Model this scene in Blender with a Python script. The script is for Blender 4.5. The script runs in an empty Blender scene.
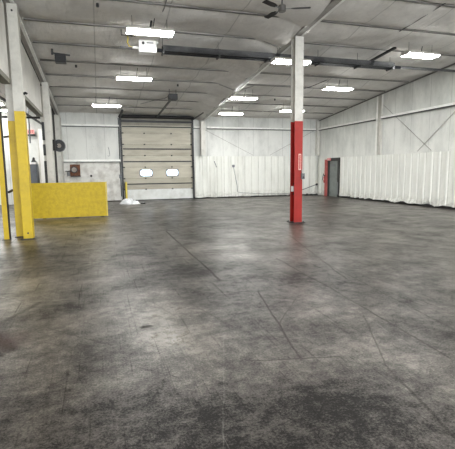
import bpy, bmesh, math, random
from mathutils import Vector, Matrix, noise
random.seed(7)
S = bpy.context.scene
COL = S.collection
D = 23.18          # back wall
XR = 12.956        # right wall
SL = 0.0898
def H(y):          # roof underside
    return 4.563 + SL*(D-y) if y > -0.5 else 4.563 + SL*(D+0.5) - SL*(-0.5-y)

# ------------------------------------------------------------------ materials
def lin(c):
    return tuple(((v/255)/12.92 if v/255 <= .04045 else ((v/255+.055)/1.055)**2.4) for v in c) + (1,)
class NT:
    def __init__(s, name):
        s.m = bpy.data.materials.new(name); s.m.use_nodes = True
        s.t = s.m.node_tree; s.t.nodes.clear()
        s.out = s.n('ShaderNodeOutputMaterial'); s.co = s.n('ShaderNodeTexCoord').outputs['Object']
    def n(s, ty, **k):
        x = s.t.nodes.new(ty)
        for a, b in k.items(): setattr(x, a, b)
        return x
    def l(s, a, b): s.t.links.new(a, b)
    def put(s, v, sock):
        if isinstance(v, bpy.types.NodeSocket): s.l(v, sock)
        else: sock.default_value = v
    def math(s, op, a, b=None, c=None, clamp=False):
        x = s.n('ShaderNodeMath', operation=op, use_clamp=clamp)
        for i, v in enumerate((a, b, c)):
            if v is not None: s.put(v, x.inputs[i])
        return x.outputs[0]
    def noise(s, scale, detail=4, rough=.55, vec=None, dist=0):
        x = s.n('ShaderNodeTexNoise'); x.inputs['Scale'].default_value = scale
        x.inputs['Detail'].default_value = detail; x.inputs['Roughness'].default_value = rough
        x.inputs['Distortion'].default_value = dist
        s.l(vec or s.co, x.inputs['Vector']); return x.outputs['Fac']
    def mapping(s, loc=(0,0,0), rot=(0,0,0), sc=(1,1,1), vec=None):
        x = s.n('ShaderNodeMapping'); x.inputs['Location'].default_value = loc
        x.inputs['Rotation'].default_value = rot; x.inputs['Scale'].default_value = sc
        s.l(vec or s.co, x.inputs['Vector']); return x.outputs[0]
    def range(s, v, a, b, c=0, d=1):
        x = s.n('ShaderNodeMapRange'); s.put(v, x.inputs[0])
        for i, q in enumerate((a, b, c, d)): x.inputs[i+1].default_value = q
        return x.outputs[0]
    def mix(s, f, a, b, blend='MIX'):
        x = s.n('ShaderNodeMix', data_type='RGBA', blend_type=blend)
        s.put(f, x.inputs[0]); s.put(a, x.inputs[6]); s.put(b, x.inputs[7]); return x.outputs[2]
    def sep(s, vec=None):
        x = s.n('ShaderNodeSeparateXYZ'); s.l(vec or s.co, x.inputs[0]); return x.outputs
    def bump(s, h, strength, dist=.02):
        x = s.n('ShaderNodeBump'); x.inputs['Strength'].default_value = strength
        x.inputs['Distance'].default_value = dist; s.l(h, x.inputs['Height']); return x.outputs[0]
    def bsdf(s, col, rough=.5, metal=0, normal=None, spec=.5):
        p = s.n('ShaderNodeBsdfPrincipled'); s.put(col, p.inputs['Base Color']); s.put(rough, p.inputs['Roughness'])
        s.put(metal, p.inputs['Metallic']); s.put(spec, p.inputs['Specular IOR Level'])
        if normal is not None: s.l(normal, p.inputs['Normal'])
        s.l(p.outputs[0], s.out.inputs[0]); return s.m

def paint(name, c, c2=None, rough=.5, metal=0, scale=3, amount=(.45,.75), bump=.0, bscale=20, stretch=(1,1,1), spec=.5):
    """paint or metal with worn patches of a second colour"""
    t = NT(name); v = t.mapping(sc=stretch)
    c2 = c2 or tuple(x*.82 for x in c)
    f = t.range(t.noise(scale, 6, .62, v), amount[0], amount[1])
    nb = t.bump(t.noise(bscale, 5, .6, v), bump) if bump else None
    return t.bsdf(t.mix(f, lin(c), lin(c2)), rough, metal, nb, spec)

def twotone(name, low, low2, high, z, rough=.45, z_noise=.0):
    t = NT(name); f = t.range(t.noise(4, 6, .65), .45, .75)
    fz = t.math('GREATER_THAN', t.sep()[2], z)
    lo = t.mix(f, lin(low), lin(low2)); hi = t.mix(f, lin(high), lin(tuple(x*.88 for x in high)))
    return t.bsdf(t.mix(fz, lo, hi), rough, 0, t.bump(t.noise(30, 3), .06))

def emit(name, c, st):
    t = NT(name); e = t.n('ShaderNodeEmission'); e.inputs[0].default_value = lin(c); e.inputs[1].default_value = st
    t.l(e.outputs[0], t.out.inputs[0]); return t.m

def glass(name):
    t = NT(name); a = t.n('ShaderNodeBsdfTransparent'); a.inputs[0].default_value = (.93,.97,1,1)
    g = t.n('ShaderNodeBsdfGlossy'); g.inputs['Roughness'].default_value = .15
    m = t.n('ShaderNodeMixShader'); m.inputs[0].default_value = .06
    t.l(a.outputs[0], m.inputs[1]); t.l(g.outputs[0], m.inputs[2]); t.l(m.outputs[0], t.out.inputs[0]); return t.m

def floor_material():
    t = NT('worn_concrete')
    warp = t.n('ShaderNodeTexNoise'); warp.inputs['Scale'].default_value = 2.2; warp.inputs['Detail'].default_value = 5
    t.l(t.co, warp.inputs['Vector'])
    vm = t.n('ShaderNodeVectorMath', operation='MULTIPLY_ADD')
    t.l(warp.outputs['Color'], vm.inputs[0]); vm.inputs[1].default_value = (.06,.06,0); 
    sub = t.n('ShaderNodeVectorMath', operation='ADD'); t.l(t.co, sub.inputs[0]); sub.inputs[1].default_value = (-.03,-.03,0)
    t.l(sub.outputs[0], vm.inputs[2]); wv = vm.outputs[0]
    big = t.noise(.33, 5, .6, dist=.6); mid = t.noise(1.5, 7, .68, dist=.4); fine = t.noise(9, 9, .8); speck = t.noise(60, 5, .8)
    streak = t.noise(3.2, 6, .7, t.mapping(rot=(0,0,-.25), sc=(.35,2.2,1)))
    sc1 = t.noise(1, 3, .6, t.mapping(rot=(0,0,.42), sc=(38,.7,1)))
    sc2 = t.noise(1, 3, .6, t.mapping(rot=(0,0,-.75), sc=(30,.6,1)))
    v = t.math('MULTIPLY', big, .30)
    for x, w in ((mid,.28),(fine,.40),(speck,.36),(streak,.14)): v = t.math('MULTIPLY_ADD', x, w, v)
    v = t.range(v, .62, .87)       # 0 grimy .. 1 bare
    hard = t.math('ADD', t.math('MULTIPLY', mid, .42), t.math('MULTIPLY', fine, .42))
    hard = t.math('ADD', hard, t.math('MULTIPLY', speck, .40))
    hard = t.range(t.math('MULTIPLY_ADD', v, .10, hard), .57, .78)
    v = t.math('ADD', t.math('MULTIPLY', v, .5), t.math('MULTIPLY', hard, .5))
    # dirt patches and traffic film, plus painted lamp highlights and foreground shade (centre, radii, amount)
    xyz = t.sep(wv)
    def blot(cx, cy, rx, ry, amt, rot=0):
        nonlocal v
        dx = t.math('SUBTRACT', xyz[0], cx); dy = t.math('SUBTRACT', xyz[1], cy)
        if rot:
            c, s_ = math.cos(rot), math.sin(rot)
            ex = t.math('ADD', t.math('MULTIPLY', dx, c), t.math('MULTIPLY', dy, s_))
            ey = t.math('SUBTRACT', t.math('MULTIPLY', dy, c), t.math('MULTIPLY', dx, s_)); dx, dy = ex, ey
        r = t.math('ADD', t.math('POWER', t.math('ABSOLUTE', t.math('DIVIDE', dx, rx)), 2), t.math('POWER', t.math('ABSOLUTE', t.math('DIVIDE', dy, ry)), 2))
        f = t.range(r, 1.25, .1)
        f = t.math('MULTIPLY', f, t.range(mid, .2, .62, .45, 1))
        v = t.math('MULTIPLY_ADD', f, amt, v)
    for b in BLOTS: blot(*b)
    v = t.math('MAXIMUM', t.math('MINIMUM', v, 1), 0)
    # scratches and joints
    def seg(x0, y0, x1, y1, w, amt):
        L2 = (x1-x0)**2 + (y1-y0)**2
        ax = t.math('SUBTRACT', xyz[0], x0); ay = t.math('SUBTRACT', xyz[1], y0)
        h = t.math('DIVIDE', t.math('ADD', t.math('MULTIPLY', ax, x1-x0), t.math('MULTIPLY', ay, y1-y0)), L2, clamp=True)
        ex = t.math('SUBTRACT', ax, t.math('MULTIPLY', h, x1-x0)); ey = t.math('SUBTRACT', ay, t.math('MULTIPLY', h, y1-y0))
        d = t.math('SQRT', t.math('ADD', t.math('MULTIPLY', ex, ex), t.math('MULTIPLY', ey, ey)))
        f = t.math('MULTIPLY', t.range(d, w, w*.3), t.range(fine, .30, .52))
        return t.math('MULTIPLY', t.math('MULTIPLY', f, amt), t.range(mid, .36, .58, .18, .72))
    dark = t.math('MULTIPLY', t.range(sc1, .62, .70), .35)
    dark = t.math('MAXIMUM', dark, t.math('MULTIPLY', t.range(sc2, .63, .71), .45))
    for a in DARK_LINES: dark = t.math('MAXIMUM', dark, seg(*a))
    light = t.math('MULTIPLY', t.range(sc2, .33, .26), .25)
    for a in LIGHT_LINES: light = t.math('MAXIMUM', light, seg(*a))
    cr = t.n('ShaderNodeValToRGB'); t.l(v, cr.inputs[0])
    e = cr.color_ramp.elements
    e[0].position = 0; e[0].color = lin((33,31,30)); e[1].position = 1; e[1].color = lin((126,119,109))
    k = e.new(.35); k.color = lin((59,54,49)); k = e.new(.65); k.color = lin((82,76,69))
    col = t.mix(dark, cr.outputs[0], lin((20,19,18))); col = t.mix(light, col, lin((165,162,156)))
    # rust stain
    dx = t.math('SUBTRACT', xyz[0], -.95); dy = t.math('SUBTRACT', xyz[1], 4.3)
    r = t.math('ADD', t.math('MULTIPLY', t.math('MULTIPLY', dx, dx), 9), t.math('MULTIPLY', t.math('MULTIPLY', dy, dy), 9))
    col = t.mix(t.math('MULTIPLY', t.range(r, 1, .1), t.range(fine, .3, .6)), col, lin((52,26,18)))
    # a small dark-brown spot
    dx = t.math('SUBTRACT', xyz[0], .4); dy = t.math('SUBTRACT', xyz[1], 4.24)
    r = t.math('ADD', t.math('MULTIPLY', t.math('MULTIPLY', dx, dx), 400), t.math('MULTIPLY', t.math('MULTIPLY', dy, dy), 150))
    col = t.mix(t.math('MULTIPLY', t.range(r, 1, .7), .75), col, lin((40,32,28)))
    rough = t.math('ADD', t.math('MULTIPLY', dark, .3), t.math('ADD', t.range(v, 0, 1, .38, .24), t.range(fine, .3, .7, -.05, .12)))
    nb = t.bump(t.math('ADD', t.math('MULTIPLY', fine, .6), t.math('ADD', t.math('MULTIPLY', speck, .5), mid)), .13, .03)
    return t.bsdf(col, rough, 0, nb, t.math('MULTIPLY', t.range(v, 0, .85, .07, .75), t.math('SUBTRACT', 1, dark)))

BLOTS = [(.25,1.8,1.7,1.2,-.40), (1.2,1.8,.9,1.1,-.16), (2.3,5.6,1.4,1.2,-.18), (-.6,9,1.2,3.0,-.15), (3.0,12.5,2.0,4.0,-.2),
         (.75,4.2,.5,1.3,.4), (2.66,4.3,.5,.7,.26), (2.66,7.8,.5,1.2,.2), (2.5,2.9,.6,.5,.14), (1.0,6.3,1.3,.5,-.32,.55), (-.3,5.15,.8,.25,-.22,.3), (.8,8.2,.8,1.5,-.25),  # positive amounts are lamp reflections put into the colour
         (1.6,4.2,.45,1.2,-.15), (4.5,7,1.2,2,-.12), (-1.2,8.6,.9,1.6,-.25)]
DARK_LINES = [(1.67,11.0,1.64,5.75,.028,.9), (2.93,4.81,2.77,2.67,.016,.85), (3.03,6.89,2.93,4.81,.020,.8), (2.18,2.73,1.93,1.7,.018,.9), (2.77,3.9,2.18,2.73,.012,.6),
              (1.96,5.05,1.57,3.04,.016,.8), (1.15,3.16,1.9,2.98,.013,.75), (-1.07,4.82,-.75,5.5,.05,.7), (1.0,4.85,1.25,3.95,.014,.7),
              (.24,3.33,.52,3.07,.010,.7), (-.54,4.5,.05,3.85,.010,.6), (3.78,7.42,3.31,3.15,.014,.6), (4.4,9.2,3.4,5.2,.02,.6), (.55,5.1,.75,4.4,.010,.5),
              (2.0,4.1,2.6,4.25,.012,.6), (1.75,3.9,2.3,4.6,.010,.6), (-.2,2.6,.6,3.2,.008,.5), (.37,4.22,.44,4.23,.055,1.5), (-1.05,4.5,-.84,4.05,.12,1.1), (-.98,4.1,-.9,3.95,.07,1.2), (-.3,7.6,-.26,7.6,.06,1)]
LIGHT_LINES = [(1.30,4.4,.60,2.1,.005,.3), (.60,2.1,.5,1.6,.005,.3), (-1.28,5.9,-1.0,5.58,.016,.6), (-1.0,5.58,-.34,5.48,.016,.5), (-.34,5.48,.34,5.52,.010,.4),
               (1.2,3.13,1.85,2.96,.005,.25), (2.6,2.9,2.75,3.9,.007,.35)]

def ceiling_material():
    t = NT('vinyl_faced_insulation')
    f = t.range(t.noise(.9, 6, .6), .35, .7); s2 = t.range(t.noise(6, 5, .65), .5, .8)
    col = t.mix(f, lin((222,219,214)), lin((200,197,192))); col = t.mix(t.math('MULTIPLY', s2, .35), col, lin((158,154,149)))
    fr = t.math('FRACT', t.math('DIVIDE', t.math('ADD', t.sep()[0], .8), 1.83))
    sm = t.range(t.math('ABSOLUTE', t.math('SUBTRACT', fr, .5)), .012, .005)
    col = t.mix(t.math('MULTIPLY', sm, .45), col, lin((110,107,103)))
    return t.bsdf(col, .6, 0, t.bump(t.noise(2.6, 5, .6, t.mapping(rot=(0,0,.6), sc=(1.6,.5,1))), .8, .06))

def wall_material(name, c, c2, axis, pitch, rough=.55):
    """faced wall sheet with vertical seams every `pitch` metres and grey stains"""
    t = NT(name); x = t.sep()[axis]
    fr = t.math('FRACT', t.math('DIVIDE', x, pitch))
    seam = t.range(t.math('ABSOLUTE', t.math('SUBTRACT', fr, .5)), .012/pitch, .004/pitch)
    f = t.range(t.noise(1.1, 6, .65, t.mapping(sc=(1,1,.45))), .42, .72); sp = t.range(t.noise(9, 6, .7), .6, .8)
    col = t.mix(f, lin(c), lin(c2)); col = t.mix(t.math('MULTIPLY', sp, .4), col, lin((120,118,112)))
    col = t.mix(t.math('MULTIPLY', seam, .45), col, lin((95,94,90)))
    return t.bsdf(col, rough, 0, t.bump(t.noise(3, 5, .6), .2, .03))

def liner_material(axis, pitch):
    t = NT('white_ribbed_liner')
    fr = t.math('FRACT', t.math('DIVIDE', t.sep()[axis], pitch))
    seam = t.range(t.math('ABSOLUTE', t.math('SUBTRACT', fr, .5)), .030/pitch, .010/pitch)
    seam = t.math('MULTIPLY', seam, t.range(t.noise(1.3, 5, .7), .3, .65, .12, .6))
    f = t.range(t.noise(1.4, 7, .68, t.mapping(sc=(1,1,.25))), .45, .75)
    low = t.range(t.sep()[2], .5, 0.02)
    col = t.mix(f, lin((232,233,227)), lin((206,207,199)))
    g = t.math('MULTIPLY', low, t.range(t.noise(7, 6, .7), .42, .66))
    col = t.mix(t.math('MULTIPLY', g, .6), col, lin((112,106,98)))
    col = t.mix(seam, col, lin((150,148,138)))
    sp = t.range(t.noise(13, 5, .7), .68, .8)
    return t.bsdf(t.mix(t.math('MULTIPLY', sp, .35), col, lin((140,136,126))), .4, 0, t.bump(t.noise(8, 4), .1, .02))

M = {}
M['floor'] = floor_material(); M['ceiling'] = ceiling_material()
M['wall_b'] = wall_material('grey_white_wall_sheet', (222,223,219), (186,188,184), 0, .92)
M['wall_r'] = wall_material('grey_white_wall_sheet_side', (224,225,220), (188,190,185), 1, 1.05)
M['liner'] = liner_material(0, .42); M['liner_side'] = liner_material(1, .40)
M['foam'] = paint('white_sprayed_wall', (222,221,216), (176,172,165), .7, 0, 2.2, (.45,.72), .8, 5)
M['part'] = paint('white_partition_panel', (214,212,205), (188,186,180), .5, 0, 1.5, (.4,.75), .05, 20)
M['steel_w'] = paint('white_painted_steel', (206,204,197), (176,174,168), .45, 0, 4, (.5,.8), .05, 20)
M['purlin'] = paint('grey_white_purlin', (166,163,158), (138,135,130), .45, 0, 3, (.4,.7))
M['purlin_d'] = paint('bare_grey_steel_and_shade', (105,103,100), (80,78,76), .5, .3, 5, (.4,.7))
M['web'] = paint('grey_green_beam_web', (140,142,136), (112,114,109), .5, 0, 3, (.4,.7))
M['girt'] = paint('white_girt', (244,244,240), (226,226,220), .4, 0, 4)
M['yellow'] = paint('yellow_paint', (203,174,20), (182,154,16), .45, 0, 4, (.42,.72), .25, 9)
M['yellow_board'] = paint('yellow_painted_board', (204,177,22), (183,155,16), .55, 0, 7, (.4,.7), .45, 16, (1,1,1))
M['yellow_pale'] = paint('pale_yellow_edge', (226,206,96), (205,180,60), .5)
M['red_col'] = twotone('red_and_white_paint', (160,32,24), (138,27,21), (206,204,197), 2.98)
M['yel_col'] = twotone('yellow_and_white_paint', (203,174,20), (182,154,16), (196,194,186), 3.0)
M['yel_col2'] = twotone('yellow_and_white_paint_low', (203,174,20), (182,154,16), (196,194,186), 2.82)
M['black'] = paint('black_rubber_and_shade', (24,24,25), (38,37,36), .6)
M['dark'] = paint('dark_grey_metal', (52,53,55), (36,36,37), .45, .3)
M['darkline'] = paint('dark_seal_and_shade', (30,29,28), (44,42,40), .8)
M['grey'] = paint('mid_grey_metal', (122,125,128), (96,98,101), .45, .2)
M['grey_cab'] = paint('blue_grey_cabinet', (98,103,110), (84,88,94), .5)
M['alu'] = paint('bright_aluminium', (150,152,156), (104,107,112), .25, .85, 2, (.4,.75))
M['tube'] = paint('dull_heat_tube', (58,60,66), (44,45,49), .4, .6)
M['white'] = paint('white_enamel', (240,240,238), (226,226,224), .35)
M['bag'] = paint('white_plastic_sheet', (240,242,244), (214,216,220), .3, 0, 6, (.4,.7), .2, 12)
M['beige'] = paint('beige_door_section', (194,189,172), (170,164,148), .45, 0, 2.5, (.4,.72), .05, 12, (.4,1,2))
M['beige_d'] = paint('dirty_beige_door_section', (184,178,161), (158,152,136), .45, 0, 2.5, (.4,.72), .05, 12, (.4,1,2))
M['door_w'] = paint('white_door_section', (226,228,226), (204,205,200), .45, 0, 2.5, (.4,.72))
M['door_top'] = paint('grey_beige_door_section', (150,146,134), (130,126,115), .5, 0, 2.5, (.4,.72))
M['rust'] = paint('rusty_plate', (118,76,50), (76,46,34), .75, 0, 7, (.4,.65), .3, 18)
M['disc'] = paint('grey_disc', (150,142,132), (110,102,94), .5, .2)
M['greendoor'] = paint('dark_grey_green_door', (128,134,131), (100,106,103), .36, 0, 3)
M['doorframe'] = paint('dark_door_frame', (50,50,49), (36,36,35), .5)
M['pinkred'] = paint('red_painted_post', (190,96,92), (160,62,60), .5)
M['redsign'] = paint('red_sign_face', (236,150,145), (240,185,180), .5, 0, 25, (.45,.6))
M['label'] = paint('pale_pink_label', (232,196,186), (214,160,150), .5, 0, 40, (.45,.6))
M['lamp'] = emit('lamp_diffuser', (255,255,252), 42)
M['glass'] = glass('clear_pane')
M['lintel'] = paint('olive_lintel_steel', (112,110,96), (84,82,70), .6)

# ------------------------------------------------------------------ mesh builders
class MB:
    def __init__(s): s.bm = bmesh.new()
    def box(s, x0, x1, y0, y1, z0, z1):
        v = [s.bm.verts.new(p) for p in ((x0,y0,z0),(x1,y0,z0),(x1,y1,z0),(x0,y1,z0),(x0,y0,z1),(x1,y0,z1),(x1,y1,z1),(x0,y1,z1))]
        for f in ((0,3,2,1),(4,5,6,7),(0,1,5,4),(1,2,6,5),(2,3,7,6),(3,0,4,7)): s.bm.faces.new([v[i] for i in f])
        return s
    def bar(s, p0, p1, w, h, up=(0,0,1)):
        p0, p1 = Vector(p0), Vector(p1); d = (p1-p0).normalized(); u = Vector(up)
        if abs(d.dot(u)) > .99: u = Vector((0,1,0))
        r = d.cross(u).normalized(); u = r.cross(d)
        a = [r*(-w/2)+u*(-h/2), r*(w/2)+u*(-h/2), r*(w/2)+u*(h/2), r*(-w/2)+u*(h/2)]
        v = [s.bm.verts.new(p0+q) for q in a] + [s.bm.verts.new(p1+q) for q in a]
        for f in ((0,1,2,3),(7,6,5,4),(0,4,5,1),(1,5,6,2),(2,6,7,3),(3,7,4,0)): s.bm.faces.new([v[i] for i in f])
        return s
    def tube(s, pts, r, n=10, r1=None):
        pts = [Vector(p) for p in pts]; rings = []
        for i, p in enumerate(pts):
            d = (pts[min(i+1,len(pts)-1)] - pts[max(i-1,0)]).normalized()
            u = Vector((0,0,1)) if abs(d.z) < .9 else Vector((0,1,0))
            a = d.cross(u).normalized(); b = a.cross(d)
            rr = r if r1 is None else r + (r1-r)*i/(len(pts)-1)
            rings.append([s.bm.verts.new(p + a*math.cos(k*2*math.pi/n)*rr + b*math.sin(k*2*math.pi/n)*rr) for k in range(n)])
        for A, B in zip(rings, rings[1:]):
            for k in range(n): s.bm.faces.new([A[k], A[(k+1)%n], B[(k+1)%n], B[k]])
        s.bm.faces.new(rings[0][::-1]); s.bm.faces.new(rings[-1]); return s
    def prism(s, prof, ax, a0, a1):
        """extrude a closed 2-D profile along axis ax ('x','y' or 'z')"""
        def P(q, t): return {'x': (t, q[0], q[1]), 'y': (q[0], t, q[1]), 'z': (q[0], q[1], t)}[ax]
        A = [s.bm.verts.new(P(q, a0)) for q in prof]; B = [s.bm.verts.new(P(q, a1)) for q in prof]
        n = len(prof)
        for i in range(n): s.bm.faces.new([A[i], A[(i+1)%n], B[(i+1)%n], B[i]])
        s.bm.faces.new(A[::-1]); s.bm.faces.new(B); return s
    def shift(s, v):
        bmesh.ops.translate(s.bm, verts=s.bm.verts, vec=Vector(v)); return s
    def build(s, name, mat, parent=None, bevel=0, smooth=False, local=False):
        bmesh.ops.recalc_face_normals(s.bm, faces=s.bm.faces)
        if parent is not None and not local:
            o_ = Vector(parent.location); q = parent.parent
            while q: o_ += Vector(q.location); q = q.parent
            bmesh.ops.translate(s.bm, verts=s.bm.verts, vec=-o_)
        me = bpy.data.meshes.new(name); s.bm.to_mesh(me); s.bm.free()
        me.materials.append(mat)
        o = bpy.data.objects.new(name, me); COL.objects.link(o)
        if parent is not None: o.parent = parent
        if smooth:
            for p in me.polygons: p.use_smooth = True
        if bevel:
            b = o.modifiers.new('bevel', 'BEVEL'); b.width = bevel; b.segments = 2; b.limit_method = 'ANGLE'
        return o
def tag(o, label, cat, group=None):
    o['label'] = label; o['category'] = cat
    if group: o['group'] = group
    return o
def thing(name, label, cat, loc, group=None):
    o = bpy.data.objects.new(name, None); COL.objects.link(o); o.location = loc; o.empty_display_size = .2
    return tag(o, label, cat, group)
def struct(o): o['kind'] = 'structure'; return o
def copy_tree(o, parent=None):
    c = o.copy(); COL.objects.link(c); c.parent = parent
    for ch in list(o.children): copy_tree(ch, c)
    return c

# ------------------------------------------------------------------ the room
XL_OUT, YF = -9.0, -12.0
struct(MB().box(XL_OUT, XR+.1, YF, D+.3, -.15, 0).build('floor', M['floor']))

# ceiling: insulation bulging between purlins, with wrinkles
PURL = [D - .10 - 1.52*k for k in range(1, 11)]
def ceil_z(x, y):
    z = H(y)
    if y > 5:
        ph = ((D - .10 - y)/1.52) % 1.0
        z += .045 - .105*math.sin(math.pi*ph)**.55
        if 4.3 < x < 5.562: z -= .24*((x-4.3)/1.26)**1.8
        z += .11*(noise.noise(Vector((x*.55, y*.9, 3.1)))*.6 + noise.noise(Vector((x*1.5+y*.8, y*1.1, 7.7)))*.45)*math.sin(math.pi*ph)**.5
        rid = abs(((x*.62 + y*.35 + .3*noise.noise(Vector((x*.4, y*.4, 0)))) % 1.0) - .5)
        z -= .06*max(0, 1-rid*6)*math.sin(math.pi*ph)
    return z
def grid_mesh(name, xs, ys, mat):
    b = MB(); V = [[b.bm.verts.new((x, y, ceil_z(x, y))) for x in xs] for y in ys]
    T = [[b.bm.verts.new((x, y, H(y)+.26)) for x in (xs[0], xs[-1])] for y in ys]
    for i in range(len(ys)-1):
        for j in range(len(xs)-1): b.bm.faces.new([V[i][j], V[i+1][j], V[i+1][j+1], V[i][j+1]])
        b.bm.faces.new([T[i][0], T[i][1], T[i+1][1], T[i+1][0]])
        b.bm.faces.new([V[i][0], T[i][0], T[i+1][0], V[i+1][0]]); b.bm.faces.new([V[i][-1], V[i+1][-1], T[i+1][1], T[i][1]])
    for f in b.bm.faces: f.smooth = True
    return b.build(name, mat)
ys = [YF, -6, -.5, 2, 5, 6.5] + [7 + .1*i for i in range(164)]
ys[-1] = D + .1
xs = [XL_OUT + .16*i for i in range(int((XR+.1-XL_OUT)/.16)+1)] + [XR+.1, 5.553, 5.57]
xs.sort()
struct(grid_mesh('ceiling', xs, ys, M['ceiling']))

DX0, DX1, DZ = 1.33, 5.09, 4.40      # loading door opening
b = MB(); zt = H(D)+.02
b.box(XL_OUT, DX0, D, D+.15, 0, zt).box(DX1, XR+.1, D, D+.15, 0, zt).box(DX0, DX1, D, D+.15, DZ, zt)
struct(b.build('wall_back', M['wall_b']))
def side_wall(name, x0, x1, y0, y1, mat):
    b = MB(); pr = [(y0,0),(y1,0),(y1,H(y1)+.02)]
    if y0 < -.5 < y1: pr.append((-.5, H(-.5)+.02))
    pr.append((y0, H(y0)+.02)); b.prism(pr, 'x', x0, x1); return struct(b.build(name, mat))
side_wall('wall_right', XR, XR+.12, YF, D, M['wall_r'])
side_wall('wall_far_left', XL_OUT-.12, XL_OUT, YF, D, M['part'])
b = MB(); b.box(XL_OUT, -3.5, YF-.12, YF, 0, H(YF)).box(1.0, 4.5, YF-.12, YF, 0, H(YF)).box(9.0, XR, YF-.12, YF, 0, H(YF))
b.box(-3.5, 1.0, YF-.12, YF, 4.5, H(YF)).box(4.5, 9.0, YF-.12, YF, 4.5, H(YF))  # unseen door openings, added to hold the fill light
struct(b.build('wall_front', M['part']))

# partition on the left: panels hung between the frame columns, one full-height bay at the back
PX0, PX1 = -1.88, -1.80
b = MB()
def pbay(y0, y1, zb):
    b.prism([(y0,zb),(y1,zb),(y1,H(y1)-.37),(y0,H(y0)-.37)], 'x', PX0, PX1)
pbay(11.7, 16.85, 3.69); pbay(17.25, 20.5, 0); pbay(4.0, 10.85, 3.69)
b.prism([(YF,0),(4.0,0),(4.0,H(4.0)-.37),(-.5,H(-.5)-.37),(YF,H(YF)-.37)], 'x', PX0, PX1)
struct(b.build('wall_left', M['part']))
b = MB(); b.box(PX0-.08, PX1+.02, 11.7, 16.85, 3.58, 3.69); b.box(PX0-.08, PX1+.02, 4, 10.85, 3.58, 3.69)
struct(b.build('trim_1', M['lintel']))
# dark strip standing in for the shadow between panel head and rafter, and the tall dark slot beside the corner post
b = MB()
for y0, y1 in ((4,10.85),(11.7,16.85),(17.25,22.9)):
    b.prism([(y0,H(y0)-.37),(y1,H(y1)-.37),(y1,H(y1)-.27),(y0,H(y0)-.27)], 'x', PX0+.01, PX1-.01)
b.box(PX0+.02, PX1-.01, 20.5, 21.7, 0, H(21.7)-.37)
struct(b.build('shade_strip_and_slot', M['darkline']))
struct(MB().box(-1.88, -1.62, 21.75, D, 0, H(D)-.29).build('trim_3', M['steel_w'], bevel=.01))

# back wall, left of the loading door: rough sprayed lower part
b = MB(); nx, nz = 40, 26; x0, x1 = -1.62, 1.2
V = [[b.bm.verts.new((x0+(x1-x0)*i/nx, D-.05-.045*noise.noise(Vector((i*.23, j*.3, 5)))-.02*noise.noise(Vector((i*.7, j*.8, 1))), .04+2.05*j/nz)) for i in range(nx+1)] for j in range(nz+1)]
for j in range(nz):
    for i in range(nx): b.bm.faces.new([V[j][i], V[j][i+1], V[j+1][i+1], V[j+1][i]])
b.box(x0, x1, D-.02, D-.001, .04, 2.09)
struct(b.build('trim_4', M['foam'], smooth=True))
# thin dark gap line along the foot of the walls
b = MB(); b.box(-1.6, 1.25, D-.03, D-.002, 0, .1); b.box(5.15, XR, D-.03, D-.002, 0, .1); b.box(XR-.03, XR-.002, -4, 20.6, 0, .12)
struct(b.build('baseboard_back', M['darkline']))

# ribbed white liner along the back and right walls
def liner(name, along, a0, a1, off, z0, z1, jag, step=.3):
    b = MB(); P = []
    a = a0; sgn = 1 if a1 > a0 else -1
    prof = [(0,.0),(.60,.0),(.70,.03),(.90,.03)]
    while (a1-a)*sgn > 0.01:
        for f, h in prof:
            q = a + sgn*step*f
            if (a1-q)*sgn > 0: P.append((q, h))
        a += sgn*step
    P.append((a1, 0)); rows = []
    nz = 14
    for k in range(nz+1):
        t = k/nz; row = []
        for q, h in P:
            zb = z0 + jag*(.5+noise.noise(Vector((q*2.1, 4, 2)))*.7 + .5*noise.noise(Vector((q*7, 1, 2))))
            z = zb + (z1-zb)*t**1.4
            flare = jag*1.1*max(0, 1-z/.55)**2*(noise.noise(Vector((q*3, z*5, 9)))+.25)
            d = off + h + .012*noise.noise(Vector((q*.8, z*.9, 3))) + flare
            row.append(b.bm.verts.new((q, D-d, z) if along == 'x' else (XR-d, q, z)))
        rows.append(row)
    for A, B in zip(rows, rows[1:]):
        for i in range(len(P)-1): b.bm.faces.new([A[i], A[i+1], B[i+1], B[i]])
    # top return to the wall
    tr = [b.bm.verts.new((v.co.x, D-.001, z1) if along == 'x' else (XR-.001, v.co.y, z1)) for v in rows[-1]]
    for i in range(len(P)-1): b.bm.faces.new([rows[-1][i], rows[-1][i+1], tr[i+1], tr[i]])
    return struct(b.build(name, M['liner' if along == 'x' else 'liner_side']))
liner('trim_5', 'x', 5.22, XR-.1, .05, .05, 2.36, .03, .42)
liner('trim_6', 'y', 20.62, -4, .05, .03, 2.21, .12, .40)
liner('trim_7', 'y', D-.1, 22.12, .05, .04, 2.21, .03, .40)

# ------------------------------------------------------------------ girts
def girt(label, p0, p1, hgt=.09, dep=.16, axis='x'):
    b = MB(); (xa, ya, z), (xb, yb, _) = p0, p1
    if axis == 'x':
        b.prism([(D-.002,z),(D-dep,z),(D-dep,z+hgt),(D-dep+.012,z+hgt),(D-dep+.012,z+.012),(D-.002,z+.012)], 'x', xa, xb)
    else:
        b.prism([(XR-.002,z),(XR-dep,z),(XR-dep,z+hgt),(XR-dep+.012,z+hgt),(XR-dep+.012,z+.012),(XR-.002,z+.012)], 'y', ya, yb)
    g = tag(b.build('wall_girt', M['girt']), label, 'girt', 'horizontal wall girts')
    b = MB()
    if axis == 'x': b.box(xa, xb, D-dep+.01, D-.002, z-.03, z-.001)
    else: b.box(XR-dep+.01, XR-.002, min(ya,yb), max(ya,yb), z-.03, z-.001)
    b.build('under_shade', M['dark'], g)  # dark strip painted in for the shade under the girt
    return g
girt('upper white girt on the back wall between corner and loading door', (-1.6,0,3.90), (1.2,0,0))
girt('lower white girt on the back wall above the sprayed lower part', (-1.6,0,2.10), (1.2,0,0), .11)
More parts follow.
